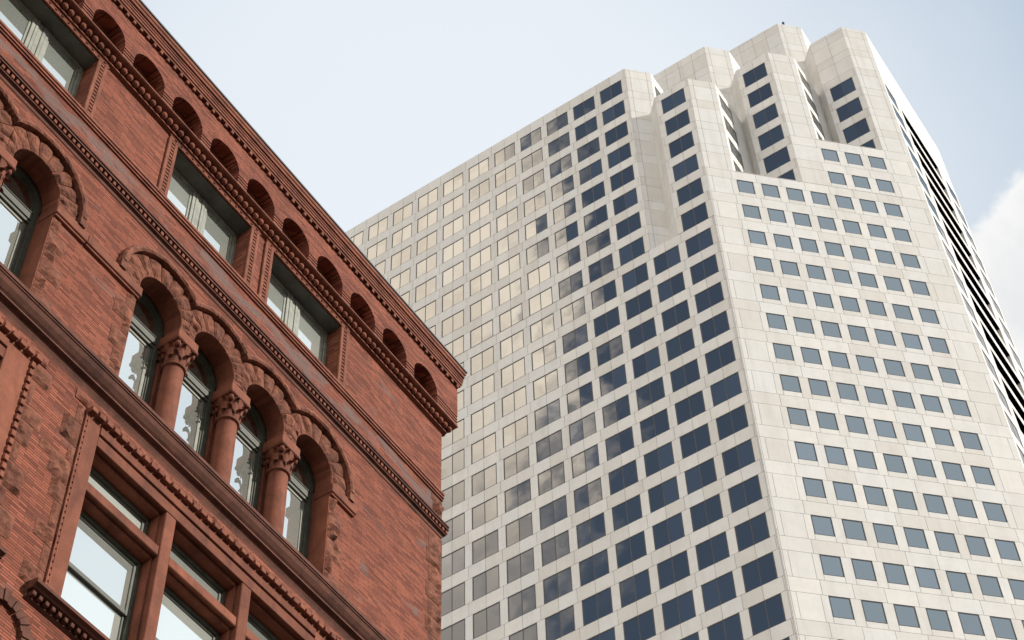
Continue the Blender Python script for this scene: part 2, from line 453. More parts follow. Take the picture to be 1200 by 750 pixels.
# ---- rock-faced blocks
def rock(mb, s0, s1, z0, z1, base=.0, bulge=.07, res=.07, mat=0, seed=0.0, z_abs=True):
    ns, nz = max(3, int((s1 - s0) / res)), max(3, int((z1 - z0) / res))
    rows = []
    for i in range(nz + 1):
        v = i / nz; row = []
        for j in range(ns + 1):
            u = j / ns
            e = min(u, 1 - u) * (s1 - s0); e2 = min(v, 1 - v) * (z1 - z0)
            k = min(1, min(e, e2) / .07)
            s = s0 + (s1 - s0) * u; z = z0 + (z1 - z0) * v
            p = Vector((s * 5.3 + seed, z * 5.3, seed * 3.1))
            d = noise.fractal(p, 1.0, 2.0, 4) * .75 + abs(noise.noise(p * .6)) * .9
            row.append(V(s, base + .006 + k * max(-.015, bulge * 1.1 * (.4 + 1.15 * d)), z))
        rows.append(row)
    mb.grid(rows, mat)
    for a, b in (((s0, z0), (s1, z0)), ((s1, z0), (s1, z1)), ((s1, z1), (s0, z1)), ((s0, z1), (s0, z0))):
        mb.face([V(a[0], -.03, a[1]), V(b[0], -.03, b[1]), V(b[0], base + .006, b[1]), V(a[0], base + .006, a[1])], mat)

# corner quoins
q_ = MB(); z = -1.64; k = 0
while z > -14:
    h = random.choice((.42, .5, .58, .46)); wd = .5 if k % 2 else random.uniform(.38, .44)
    rock(q_, -wd, .03, z - h + .012, z - .012, .0, .055, .075, 0, k * 1.7); 
    # same stone seen on the return face
    q_.box(0, .05, 0, wd + .1, BZ + z - h + .012, BZ + z - .012)
    z -= h; k += 1
q_.build('corner_quoin', ROUGH, bb); q_ = MB()
rock(q_, -.3, .03, -1.12, -.72, 0, .12, .07, 0, 5.5); rock(q_, -.36, .03, -.70, -.5, 0, .03, .07, 0, 7.5)
q_.build('corner_quoin', ROUGH, bb)

for gi, g in enumerate(GROUPS):
    # ---- voussoirs, hood mould
    for ai, dx in enumerate(ARCH_DX):
        c = g + dx; v_ = MB(); nb = 9
        lo = c - .742 if ai > 0 else -99; hi = c + .742 if ai < 3 else 99
        RO = 1.0
        def blk(fn, seed, nu=6, nv=7):
            rows = []
            for i in range(nv + 1):
                row = []
                for j in range(nu + 1):
                    u, v = j / nu, i / nv
                    s, z = fn(u, v); s = max(lo, min(hi, s))
                    kk = min(1, min(min(u, 1 - u) * .22, min(v, 1 - v) * .45) / .05)
                    p = Vector((s * 6 + seed, z * 6, seed * 2.3))
                    d = noise.fractal(p, 1.0, 2.0, 4) * .7 + abs(noise.noise(p * .7)) * .8
                    row.append(V(s, .012 + kk * max(-.006, .05 * (.5 + 1.0 * d)), z))
                rows.append(row)
            v_.grid(rows, 0)
            rim = [rows[0], [r[-1] for r in rows], rows[-1][::-1], [r[0] for r in rows][::-1]]
            for e in rim:
                for a, b in zip(e, e[1:]): v_.face([(a[0], .0, a[2]), (b[0], .0, b[2]), b, a])
        ga = .012
        for b in range(nb):
            t0, t1 = PI * b / nb + ga, PI * (b + 1) / nb - ga
            blk(lambda u, v: (c - (RA + .004 + (RO - RA) * v) * math.cos(t0 + (t1 - t0) * u), ZS + (RA + .004 + (RO - RA) * v) * math.sin(t0 + (t1 - t0) * u)), gi * 31 + ai * 7.3 + b * 1.37)
        for sd in (-1, 1):
            blk(lambda u, v: (c + sd * (RA + .004 + (RO - RA) * v), IMPT + .01 + (ZS - IMPT - .02) * u), ai * 3.3 + sd, 4, 6)
        v_.build('arch_ring', ROUGH, bb)
        h_ = MB(); n = 40; rows = []
        hr0, hr1 = 1.012, 1.145
        a0 = 0 if ai == 0 else 42.5; a1 = 180 if ai == 3 else 137.5
        for i in range(n + 1):
            t = R(a0 + (a1 - a0) * i / n); row = []
            jit = 1 + .016 * noise.noise(Vector((i * .9, ai * 5.1 + gi * 9, 0)))
            for rr, oo in ((hr0, 0), (hr0, .115), (hr0 + .04, .14), (hr1 - .03, .135), (hr1, .09), (hr1 + .01, 0)):
                j2 = .014 * noise.noise(Vector((i * .7 + rr * 9, oo * 30, ai + gi * 4)))
                row.append(V(c - rr * jit * math.cos(t), oo + j2 if oo else 0, ZS + rr * jit * math.sin(t)))
            rows.append(row)
        h_.grid(rows, 0, False, False, flip=True)
        if ai == 0: bx(h_, c - 1.15, c - 1.01, 0, .12, IMPT - .02, ZS)
        if ai == 3: bx(h_, c + 1.01, c + 1.15, 0, .12, IMPT - .02, ZS)
        h_.build('hood_mould', ROUGH, bb)
    # ---- impost courses beside the arcade
    aL, aR = g + ARCH_DX[0] - RA, g + ARCH_DX[3] + RA
    im = MB()
    bx(im, aR - .03, aR + .74, -WD + .03, .085, IMPB, IMPT, 0, .015)
    bx(im, aR - .01, aR + .72, -WD + .03, .055, IMPB - .05, IMPB - .002, 0, .01)
    im.build('impost', STONE, bb)
    im = MB()
    l0 = aL - (2.1 if gi == 0 else 1.0)
    if gi == 0: l0 = GROUPS[1] + ARCH_DX[3] + RA + .74
    bx(im, l0 + .004, aL + .03, -WD + .03, .085, IMPB, IMPT, 0, .015)
    bx(im, l0 + .004, aL + .01, -WD + .03, .055, IMPB - .05, IMPB - .002, 0, .01)
    im.build('impost', STONE, bb)
    # ---- jamb stones, short and long
    for sd, sx in ((-1, aL), (1, aR)):
        j_ = MB(); z = IMPB - .06; k = 0
        while z > -5.9:
            h = (.36, .42, .3, .46, .4)[k % 5]; wd = (.22, .46, .18, .4, .26, .5)[(k + (sd > 0) * 2) % 6]
            a, b = (sx - wd, sx - .01) if sd < 0 else (sx + .01, sx + wd)
            rock(j_, a, b, z - h + .01, z - .01, 0, .045 if k % 2 else .07, .06, 0, k * 2.1 + sd + gi)
            z -= h; k += 1
        j_.build('jamb_stone', ROUGH, bb)
    # ---- pier behind each column, column
    for i in range(3):
        m_ = g + ARCH_DX[i] + .744
        p_ = MB(); bx(p_, m_ - .19, m_ + .19, -.62, -.36, -6.1, IMPB, 0, .01); p_.build('pier', STONE, bb)
        cr_ = empty('column', (m_, .17, BZ - 6.1)); cr_.parent = bb
        b_ = MB(); b_.box(-.26, .26, -.25, .24, 0, .09, 0, .012)
        b_.lathe(0, 0, [(.2, .09), (.25, .1), (.262, .13), (.25, .165), (.215, .18), (.21, .2), (.232, .21), (.236, .23), (.222, .25), (.2, .262)], 20)
        b_.build('base', STONE, cr_)
        b_ = MB(); b_.lathe(0, 0, [(.2, .262), (.2, .7), (.196, 1.3), (.188, 1.98)], 24); b_.build('shaft', STONE, cr_)
        b_ = MB()
        b_.lathe(0, 0, [(.188, 1.98), (.222, 1.985), (.232, 2.01), (.222, 2.035), (.192, 2.045), (.19, 2.12), (.2, 2.28), (.235, 2.44), (.26, 2.53)], 24)
        for ring, (zb, ln_, r0, n, ph) in enumerate(((2.05, .25, .2, 8, 0), (2.2, .3, .21, 8, .5))):
            for q in range(n):
                a = 2 * PI * (q + ph) / n
                rows = []
                for t in range(6):
                    v = t / 5; rr = r0 + .012 + .03 * v + (.09 * max(0, v - .6) / .4) + .02 * ring
                    zz = zb + ln_ * (v if v < .8 else .8 - (v - .8) * .6)
                    wdt = .075 * (1 - .55 * v) * (1 + .25 * math.sin(v * 12))
                    rows.append([((rr + .012 * (1 - abs(k))) * math.cos(a + k * wdt / rr), (rr + .012 * (1 - abs(k))) * math.sin(a + k * wdt / rr), zz - .015 * abs(k)) for k in (-1, -.4, 0, .4, 1)])
                b_.grid(rows, 0)
        for q in range(4):                 # corner scrolls under the abacus
            a = PI / 4 + PI / 2 * q; x, y = .27 * math.cos(a), .27 * math.sin(a)
            b_.lathe(x, y, [(.0, 2.40), (.045, 2.415), (.06, 2.46), (.05, 2.52), (.02, 2.54)], 8)
        b_.build('capital', CARVE, cr_)
        b_ = MB(); b_.box(-.275, .275, -.27, .24, 2.535, 2.62, 0, .02); b_.box(-.262, .262, -.25, .235, 2.622, 2.83, 0, .012)
        b_.build('abacus', STONE, cr_)
    # ---- sill course on which the columns stand
    # (one run per group, butted)
    # ---- windows of the arcade
    for ai, dx in enumerate(ARCH_DX):
        c = g + dx
        wn = MB(); zb = -6.09; n = 18
        def bar(mb, s0, s1, o0, o1, z0, z1, mat=0, bev=.006): bx(mb, c + s0, c + s1, o0, o1, z0, z1, mat, bev)
        fo = -WD - .05
        bar(wn, -.545, -.42, fo - .06, fo + .03, zb, ZS); bar(wn, .42, .545, fo - .06, fo + .03, zb, ZS)
        bar(wn, -.42, -.385, fo - .06, fo, zb, ZS); bar(wn, .385, .42, fo - .06, fo, zb, ZS)
        rows = []
        for i in range(n + 1):
            t = PI * i / n
            rows.append([V(c - rr * math.cos(t), oo, ZS + rr * math.sin(t)) for rr, oo in ((.56, fo + .03), (.455, fo + .03), (.45, fo), (.41, fo), (.405, fo - .02), (.37, fo - .02), (.37, fo - .06))])
        wn.grid(rows, 0)
        bar(wn, -.42, .42, fo - .06, fo + .045, -3.52, -3.36); bar(wn, -.42, .42, fo - .06, fo + .02, -3.6, -3.522)
        bar(wn, -.42, .42, fo - .05, fo + .06, -3.36, -3.335)
        wo = wn.build('arched_window', WOOD, bb)
        sh = MB()                          # sashes: upper one outside, lower one behind it
        for s0, s1, z0, z1, oo in ((-.385, .385, -5.1, -3.6, fo - .02), (-.385, .385, -6.09, -5.04, fo - .06)):
            bar(sh, s0, s0 + .075, oo - .04, oo, z0, z1); bar(sh, s1 - .075, s1, oo - .04, oo, z0, z1)
            bar(sh, s0 + .075, s1 - .075, oo - .04, oo, z1 - .07, z1); bar(sh, s0 + .075, s1 - .075, oo - .04, oo, z0, z0 + .085)
        sh.build('sash', WOODL, wo)
        pn = MB()
        pn.face([V(c - .31, fo - .04, -5.015), V(c + .31, fo - .04, -5.015), V(c + .31, fo - .04, -3.67), V(c - .31, fo - .04, -3.67)])
        pn.face([V(c - .31, fo - .082, -6.0), V(c + .31, fo - .082, -6.0), V(c + .31, fo - .082, -5.11), V(c - .31, fo - .082, -5.11)])
        pn.build('pane', OLDGL, wo)
        pn = MB(); pts = [V(c - .375 * math.cos(PI * i / n), fo - .03, ZS + .375 * math.sin(PI * i / n)) for i in range(n + 1)]
        pn.face([V(c - .375, fo - .03, -3.34)] + pts + [V(c + .375, fo - .03, -3.34)])
        pn.build('fanlight_pane', FANGL, wo)
    # ---- attic windows: carved border, paired sashes
    for a, b in ((-2.66, -.36), (.37, 2.68)):
        a += g; b += g
        bo = MB(); T = .05
        for s0, s1 in ((a - .26, a - .175), (a - .085, a - .002), (b + .002, b + .085), (b + .175, b + .26)): bx(bo, s0, s1, 0, T, -.22, 1.6, 0, .008)
        bx(bo, a - .26, b + .26, 0, T, 1.602, 1.645, 0, .008); bx(bo, a - .26, b + .26, 0, T, 1.70, 1.732, 0, .008)
        ks = [(a - .175, a - .085), (b + .085, b + .175)]
        for s0, s1 in ks:
            z = -.2
            while z < 1.56: bx(bo, s0 - .004, s1 + .004, .0, T - .006, z, z + .075, 0, .01); z += .115
        s = a - .24
        while s < b + .24:
            bx(bo, s, s + .12, 0, T - .004, 1.641, 1.704, 0, .01); s += .17
        bo.build('carved_border', CARVE, bb)
        m_ = (a + b) / 2; fo = -.335
        mu = MB(); bx(mu, m_ - .13, m_ - .055, fo - .06, fo + .03, -.22, 1.57, 0, .008); bx(mu, m_ + .055, m_ + .13, fo - .06, fo + .03, -.22, 1.57, 0, .008); bx(mu, m_ - .053, m_ + .053, fo - .06, fo + .015, -.22, 1.57, 0, .008)
        mu.build('mullion', ATTICW, bb)
        for s0, s1 in ((a, m_ - .132), (m_ + .132, b)):
            fr = MB()
            bx(fr, s0, s0 + .08, fo - .06, fo + .02, -.22, 1.578, 0, .006); bx(fr, s1 - .08, s1, fo - .06, fo + .02, -.22, 1.578, 0, .006)
            bx(fr, s0 + .08, s1 - .08, fo - .06, fo + .02, 1.50, 1.578, 0, .006); bx(fr, s0 + .08, s1 - .08, fo - .06, fo + .06, -.22, -.12, 0, .006)
            fw_ = fr.build('window', ATTICW, bb)
            sh = MB()
            for z0, z1, oo in ((.49, 1.5, fo - .01), (-.12, .55, fo - .05)):
                bx(sh, s0 + .08, s0 + .135, oo - .04, oo, z0, z1, 0, .005); bx(sh, s1 - .135, s1 - .08, oo - .04, oo, z0, z1, 0, .005)
                bx(sh, s0 + .135, s1 - .135, oo - .04, oo, z1 - .05, z1, 0, .005); bx(sh, s0 + .135, s1 - .135, oo - .04, oo, z0, z0 + .06, 0, .005)
            sh.build('sash', ATTICW, fw_)
            pn = MB(); pn.face([V(s0 + .135, fo - .03, .55), V(s1 - .135, fo - .03, .55), V(s1 - .135, fo - .03, 1.45), V(s0 + .135, fo - .03, 1.45)])
            pn.face([V(s0 + .135, fo - .072, -.06), V(s1 - .135, fo - .072, -.06), V(s1 - .135, fo - .072, .5), V(s0 + .135, fo - .072, .5)])
            pn.build('pane', BLGL, fw_)
    # ---- lower windows in a stone frame
    L, Rr = g - 2.92, g + 2.66; LT, LBm = -7.54, -11.06
    fr = MB()
    bx(fr, L - .26, L, -.3, .03, LBm, -7.12, 0, .008); bx(fr, Rr, Rr + .48, -.3, .03, LBm, -7.12, 0, .008)
    bx(fr, L + .002, Rr - .002, -.3, .026, LT, -7.32, 0, .008); bx(fr, L + .002, Rr - .002, -.02, .05, -7.29, -7.12, 0, .008)
    for k in (1, 2):
        s = L + 1.94 * k - .24
        bx(fr, s, s + .24, -.3, .02, LBm, LT - .002, 0, .012); bx(fr, s - .045, s + .285, -.3, -.1, LBm, LT - .004, 0, .01)
    bx(fr, L, L + .05, -.3, -.1, LBm, LT - .004, 0, .01); bx(fr, Rr - .05, Rr, -.3, -.1, LBm, LT - .004, 0, .01)
    for k in range(3):
        s = L + 1.94 * k
        bx(fr, s + .002, s + 1.698, -.1, .0, -8.54, -8.34, 0, .015); bx(fr, s + .05, s + 1.65, -.3, -.1, -8.6, -8.36, 0, .01)
        bx(fr, s + .05, s + 1.65, -.3, -.09, LT - .08, LT - .004, 0, .01)
    fr.build('stone_frame', STONE, bb)
    # carved chain and leaf rail round the frame
    ch = MB()
    bx(ch, L - .34, Rr + .56, 0, .03, -7.115, -6.96, 0, .004)
    s = L - .33
    while s < Rr + .5:
        bx(ch, s, s + .125, .0, .13 + random.uniform(-.01, .01), -7.072, -6.965, 0, .006); s += .178
    ch.build('chain_moulding', CARVE, bb)
    for sx, sg_ in ((L - .3, 1), (Rr + .52, -1)):
        ch = MB()
        z = -7.14
        while z > LBm + .1:
            if sg_ < 0: bx(ch, sx - .04, sx + .04, 0, .08, z - .115, z, 0, .006); z -= .178
            else: bx(ch, sx - .014, sx + .014, 0, .034, z - .085, z); z -= .13
        if sg_ < 0: bx(ch, sx - .03, sx + .03, 0, .03, LBm + .05, -7.12)
        if sg_ > 0: bx(ch, sx - .04, sx - .0145, 0, .04, LBm + .1, -7.12); bx(ch, sx + .0145, sx + .04, 0, .04, LBm + .1, -7.12)
        ch.build('chain_moulding', CARVE, bb)
    lf = MB(); s = L - .62
    while s < Rr + .8:
        wd = random.uniform(.5, .8); rock(lf, s, min(s + wd, Rr + .85), -6.955, -6.74, .01, .05, .03, 0, s * 3); s += wd + .01
    lf.build('leaf_rail', CARVE, bb)
    for sd, sx in ((-1, L - .36), (1, Rr + .58)):
        j_ = MB(); z = -6.98; k = 0
        while z > -11:
            h = (.42, .55, .36, .5)[k % 4]; wd = (.16, .38, .14, .42, .3)[(k + (sd > 0)) % 5]
            a, b = (sx - wd, sx - .004) if sd < 0 else (sx + .004, sx + wd)
            rock(j_, a, b, z - h + .01, z - .01, 0, .05, .06, 0, k * 1.9 + sd * 3 + gi); z -= h; k += 1
        j_.build('jamb_stone', ROUGH, bb)
    for k in range(3):
        s0 = L + 1.94 * k + .052; s1 = s0 + 1.596; fo = -.27
        for nm, z0, z1 in (('transom_window', -8.335, -7.625), ('sash_window', -11.05, -8.605)):
            fr = MB()
            bx(fr, s0, s0 + .07, fo - .1, fo, z0, z1, 0, .006); bx(fr, s1 - .07, s1, fo - .1, fo, z0, z1, 0, .006)
            bx(fr, s0 + .07, s1 - .07, fo - .1, fo, z1 - .08, z1, 0, .006); bx(fr, s0 + .07, s1 - .07, fo - .1, fo + .03, z0, z0 + .06, 0, .006)
            fo_ = fr.build(nm, WOOD, bb)
            sh = MB(); pn = MB()
            parts = ((z0 + .06, z1 - .08, fo - .03),) if nm == 'transom_window' else ((-9.78, z1 - .08, fo - .025), (z0 + .06, -9.7, fo - .065))
            for y0, y1, oo in parts:
                bx(sh, s0 + .07, s0 + .13, oo - .04, oo, y0, y1, 0, .006); bx(sh, s1 - .13, s1 - .07, oo - .04, oo, y0, y1, 0, .006)
                bx(sh, s0 + .13, s1 - .13, oo - .04, oo, y1 - .06, y1, 0, .006); bx(sh, s0 + .13, s1 - .13, oo - .04, oo, y0, y0 + .09, 0, .006)
                pn.face([V(s0 + .13, oo - .022, y0 + .09), V(s1 - .13, oo - .022, y0 + .09), V(s1 - .13, oo - .022, y1 - .06), V(s0 + .13, oo - .022, y1 - .06)])
            sh.build('sash', WOOD, fo_); pn.build('pane', OLDGL, fo_)
    # sill under them
    si = MB(); prof = [(0, -11.0), (.2, -11.04), (.22, -11.06), (.22, -11.12), (.17, -11.14), (.15, -11.17), (.03, -11.18), (.03, -11.28), (.06, -11.3), (0, -11.34)]
    a, b = L - .62, Rr + .85
    for (o0, z0), (o1, z1) in zip(prof, prof[1:]): si.face([V(a, o1, z1), V(b, o1, z1), V(b, o0, z0), V(a, o0, z0)])
    si.face([V(a, o, z) for o, z in prof]); si.face([V(b, o, z) for o, z in prof][::-1])
    s = a + .05
    while s < b - .05: bx(si, s, s + .07, .03, .12, -11.265, -11.185, 0, .008); s += .13
    si.build('window_sill', SILL, bb)
    # brick arch over the storey below
    lo_ = MB(); cc = g - 4.3 + .38
    cc = g - 3.86; zc = -12.1
    for k in range(15):
        t0, t1 = PI * k / 15 + .01, PI * (k + 1) / 15 - .01
        pr = [(r * math.cos(t), r * math.sin(t)) for r, t in ((.42, t0), (.62, t0), (.62, t1), (.42, t1))]
        pf = [V(cc - x, .06 + .02 * (k % 2), zc + z) for x, z in pr]; pb = [V(cc - x, 0, zc + z) for x, z in pr]
        lo_.face(pf)
        for q in range(4): lo_.face([pf[q], pf[(q + 1) % 4], pb[(q + 1) % 4], pb[q]])
    lo_.build('brick_arch', SILL, bb)

# ---- sill course below the arcade, running the whole front
c_ = MB()
sweep(c_, [(0, -6.02), (.2, -6.08), (.275, -6.1), (.275, -6.17), (.255, -6.18), (.255, -6.205), (.235, -6.22), (.205, -6.3), (.15, -6.38), (.11, -6.42), (.11, -6.44), (.135, -6.45), (.135, -6.485), (.06, -6.52), (.02, -6.6), (0, -6.66)])
c_.build('sill_course', SILL, bb)
# moulded patch of stone course between the lower windows
m_ = MB(); g = C0
rock(m_, GROUPS[1] + 2.66 + 1.05, g - 2.92 - .75, -8.52, -8.32, 0, .05, .06, 0, 3.3)
m_.build('stone_course', ROUGH, bb)

# ================================================================== OFFICE TOWER
tw = empty('office_tower', TO, AZL)
tag(tw, 'tall pale stone office tower with stepped piers and a grid of dark mirror windows', 'building')
Q2 = math.sqrt(.5)
DIRS = {'L': (1, 0), 'R': (Q2, Q2), 'T': (0, 1), 'P': (-Q2, Q2)}     # along each kind of face (P: side wall of a pier)
OUT = {'L': (0, -1), 'R': (Q2, -Q2), 'T': (1, 0), 'P': (-Q2, -Q2)}
LS0, LP, LZ0, RZ0, PZ, LW, LH = -1.8832, 1.9693, 17.6168, 2.9662, 2.4306, 1.5328, 1.5761
RS0, RP, RW, RH = 1.7108, 1.4032, .9337, 1.2123
ZG = -TZ / K                                                        # ground, in tower units
TH = .16                                                            # panel thickness in units
def tp(p0, kind, s, off, z):
    d, o = DIRS[kind], OUT[kind]
    return ((p0[0] + d[0] * s + o[0] * off) * K, (p0[1] + d[1] * s + o[1] * off) * K, z * K + TZ)
GAP = .009
def panel(mb, p0, kind, s0, s1, z0, z1, g=GAP, off=0.0):
    """one stone panel: front and four edges; back plane of sealant behind the joint"""
    if s1 - s0 < .03 or z1 - z0 < .03: return
    a, b, c, d = s0 + g, s1 - g, z0 + g, z1 - g
    P = lambda s, o, z: tp(p0, kind, s, o + off, z)
    base = len(mb.v)
    mb.v += [P(a, 0, c), P(b, 0, c), P(b, 0, d), P(a, 0, d), P(a, -TH, c), P(b, -TH, c), P(b, -TH, d), P(a, -TH, d)]
    for q in ((0, 1, 2, 3), (4, 5, 1, 0), (5, 6, 2, 1), (6, 7, 3, 2), (7, 4, 0, 3)):
        mb.f.append(tuple(base + i for i in q)); mb.m.append(0); mb.s.append(False)
    mb.face([P(s0, -.018, z0), P(s1, -.018, z0), P(s1, -.018, z1), P(s0, -.018, z1)], 1)
def blank(mb, p0, kind, s0, s1, zlo, zhi, cuts, zref=LZ0, hw=LH):
    """windowless facing: storey-high panels and narrow bands, vertical joints at cuts"""
    zs = [zhi]; k = -6
    while True:
        zt = zref - k * PZ
        for z in (zt, zt - hw):
            if zlo + .12 < z < zhi - .12: zs.append(z)
        if zt < zlo: break
        k += 1
    zs.append(zlo); zs = sorted(set(zs), reverse=True)
    ss = [s0] + [c for c in cuts if s0 + .05 < c < s1 - .05] + [s1]
    for a, b in zip(zs[1:], zs):
        for c, d in zip(ss, ss[1:]): panel(mb, p0, kind, c, d, a, b)

# window prototypes ------------------------------------------------
def win_mesh(wd, hh, panes, mats):
    mb = MB(); W, H = wd * K, hh * K; y = .035
    t = .075
    mb.box(0, W, y - .012, y + .1, H - t, H, 1); mb.box(0, W, y - .012, y + .1, 0, t, 1)
    mb.box(0, t, y - .012, y + .1, t, H - t, 1); mb.box(W - t, W, y - .012, y + .1, t, H - t, 1)
    xs = [t + (W - 2 * t) * i / panes for i in range(panes + 1)]
    for i in range(panes):
        x0 = xs[i] + (.02 if i else 0); x1 = xs[i + 1] - (.02 if i < panes - 1 else 0)
        mb.face([(x0, y, t), (x1, y, t), (x1, y, H - t), (x0, y, H - t)], 0)
        if i: mb.box(xs[i] - .032, xs[i] + .032, y - .012, y + .1, t, H - t, 1)
    return mb
WIN = {'paired_window': win_mesh(LW, LH, 2, None), 'square_window': win_mesh(RW, RH, 1, None)}
WANG = {'L': 0, 'R': R(45), 'T': R(90)}
wins = {'paired_window': [], 'square_window': []}                    # (p0, kind, s, zbottom)
def add_win(nm, p0, kind, s, zb): wins[nm].append((p0, kind, s, zb))

def wallL(mb, p0, kind, s0, s1, zlo, zhi, cols, rows, endcut=None):
    """facing with paired windows: cols = left edges; rows = indexes"""
    centers = sorted(cols)
    xs = []                                                          # spandrel joints: mid window and mid pier
    for c in centers:
        xs += [c + LW / 2, c + LW / 2 + LP / 2]
        if c is centers[0]: xs.append(c + LW / 2 - LP / 2)
    xs = sorted(x for x in xs if s0 + .06 < x < s1 - .06)
    ss = [s0] + xs + [s1]
    tops = [(LZ0 - k * PZ) for k in rows]
    zc = zhi
    for k in rows:
        zt = LZ0 - k * PZ; zb = zt - LH
        for a, b in zip(ss, ss[1:]): panel(mb, p0, kind, a, b, zt, zc)
        e = [s0] + [v for c in centers for v in (c, c + LW)] + [s1]
        for i in range(0, len(e), 2): panel(mb, p0, kind, e[i], e[i + 1], zb, zt)
        for c in centers: add_win('paired_window', p0, kind, c, zb)
        zc = zb
    if zc > zlo + .02:
        for a, b in zip(ss, ss[1:]): panel(mb, p0, kind, a, b, zlo, zc)

NROW = int((LZ0 - ZG) / PZ) - 2
NCOL = 16
AX = -3.9386
mb = MB()
cols = [LS0 - LP * i for i in range(2, NCOL)]
wallL(mb, (0, 0), 'L', LS0 - LP * (NCOL - 1) - .3, AX, -1.0, 18.69, cols, range(0, 8))
colsb = [LS0 - LP * i for i in range(0, NCOL)]
wallL(mb, (0, 0), 'L', LS0 - LP * (NCOL - 1) - .3, -.06, ZG, -1.0, colsb, range(8, NROW))
blank(mb, (0, 0), 'L', -.06, 0, ZG, -1.0, [])
wall_l = mb.build('stone_wall', [PANEL, JOINT], tw)

# pier E's window face, then F and D
def pier_face(name, corner, zlo, zhi, rows, rwall=True):
    mb = MB(); p = corner
    wallL(mb, p, 'L', -2.25, 0, zlo, zhi - 0, [LS0], rows) if rows and zhi - LZ0 + rows[0] * PZ < 2 else None
    return mb
F0 = (3.9683, 3.9683); D0 = (7.9366, 7.9366)
A0 = (AX, 0); B0 = (AX + 3.9683, 3.9683); C0_ = (AX + 7.9366, 7.9366)
RC = (.3, 1.35)
def tall_pier(corner, zlo, zhi, rows, rlo, tl=3.4, plen=1.2, twin=True):
    mb = MB(); ztop = LZ0 - rows[0] * PZ
    zc = zhi
    if zhi - ztop > 2: blank(mb, corner, 'L', -2.25, 0, ztop + .86, zhi, [-1.125], LZ0); zc = ztop + .86
    wallL(mb, corner, 'L', -2.25, 0, zlo, zc, [LS0], rows)
    blank(mb, corner, 'R', 0, 1.65, rlo, zhi, RC)
    c2 = (corner[0] + 1.65 * Q2, corner[1] + 1.65 * Q2)
    if twin:
        lo_rows = [k for k in range(-4, 12) if LZ0 - k * PZ < zhi - .3 and LZ0 - k * PZ - LH > rlo - .4]
        wallL(mb, c2, 'T', 0, tl, max(rlo - 1.0, LZ0 - lo_rows[-1] * PZ - LH - .3), zhi, [.35], lo_rows)
    pl = (corner[0] - 2.25, corner[1])
    blank(mb, pl, 'P', 0, plen, zlo, zhi, [plen * .55])
    # roof slab
    z = zhi * K + TZ - .25
    pts = [(pl[0], pl[1]), corner, c2, (c2[0], c2[1] + tl + 1.5), (pl[0] - 3, pl[1] + 3.2), (pl[0] - plen * Q2, pl[1] + plen * Q2)]
    mb.face([(x * K, y * K, z) for x, y in pts], 2)
    return mb.build('corner_pier', [PANEL, JOINT, ROOFM], tw)
tall_pier((0, 0), -1.0, 13.5, list(range(2, 8)), 3.8)
tall_pier(F0, 3.8, 18.5, list(range(0, 6)), 8.76)
# D: right-hand pier, windows start well below its top
mb = MB()
blank(mb, D0, 'L', -2.25, 0, LZ0 + .86, 23.7, [-1.125], LZ0)
wallL(mb, D0, 'L', -2.25, 0, 8.76, LZ0 + .86, [LS0], range(0, 4))
blank(mb, D0, 'R', 0, 1.6, 8.76, 23.7, RC)
blank(mb, (D0[0] - 2.25, D0[1]), 'P', 0, 1.2, 8.76, 23.7, [.66])
mb.build('corner_pier', [PANEL, JOINT, ROOFM], tw)
# A: end of the wide face
mb = MB()
blank(mb, A0, 'R', 0, 1.65, -1.0, 18.69, RC)
A2 = (A0[0] + 1.65 * Q2, A0[1] + 1.65 * Q2)
wallL(mb, A2, 'T', 0, 3.4, 13.3, 18.69, [.35], range(0, 2))
mb.build('corner_pier', [PANEL, JOINT], tw)
# B and C: blank upper piers behind
for c, lo, hi in ((B0, 12.0, 23.35), (C0_, 17.0, 28.4)):
    mb = MB()
    blank(mb, c, 'L', -5.9, 0, lo, hi, [-.985 * i for i in (5, 4, 3, 2, 1)], LZ0)
    blank(mb, c, 'R', 0, 1.65, 3.0 if c is B0 else 8.0, hi, RC)
    c2 = (c[0] + 1.65 * Q2, c[1] + 1.65 * Q2)
    blank(mb, c2, 'T', 0, 5, lo, hi, [1.97])
    z = hi * K + TZ - .2
    mb.face([((c[0] - 5.9) * K, c[1] * K, z), (c[0] * K, c[1] * K, z), (c2[0] * K, c2[1] * K, z), (c2[0] * K, (c2[1] + 5) * K, z), ((c[0] - 5.9) * K, (c2[1] + 5) * K, z)], 2)
    mb.build('upper_pier', [PANEL, JOINT, ROOFM], tw)

# R: the canted face with single windows
mb = MB(); RL = 12.83
def wallR(mb, s0, s1, zlo, zhi, cols, rows):
    piers = sorted(cols); zc = zhi
    e0 = [.32, 1.38]; e1 = [RL - 1.38, RL - .3]
    mids = [RS0 + RP * i + RW / 2 + RP / 2 for i in range(-1, 7)]
    ss = [s0] + [x for x in mids if s0 + .1 < x < s1 - .1] + [s1]
    for k in rows:
        zt = RZ0 - k * PZ; zb = zt - RH; zs_ = zb - .35
        for a, b in zip(ss, ss[1:]): panel(mb, (0, 0), 'R', a, b, zt, zc)
        e = [s0] + [v for c in piers for v in (c, c + RW)] + [s1]
        for i in range(0, len(e), 2):
            a, b = e[i], e[i + 1]
            cc = [a] + [x for x in e0 + e1 if a + .08 < x < b - .08] + [b]
            for u, v in zip(cc, cc[1:]): panel(mb, (0, 0), 'R', u, v, zs_, zt)
        for c in piers:
            panel(mb, (0, 0), 'R', c, c + RW, zs_, zb); add_win('square_window', (0, 0), 'R', c, zb)
        zc = zs_
    for a, b in zip(ss, ss[1:]): panel(mb, (0, 0), 'R', a, b, zlo, zc)
RC7 = [RS0 + RP * i for i in range(7)]
NR_ = int((RZ0 - ZG) / PZ) - 2
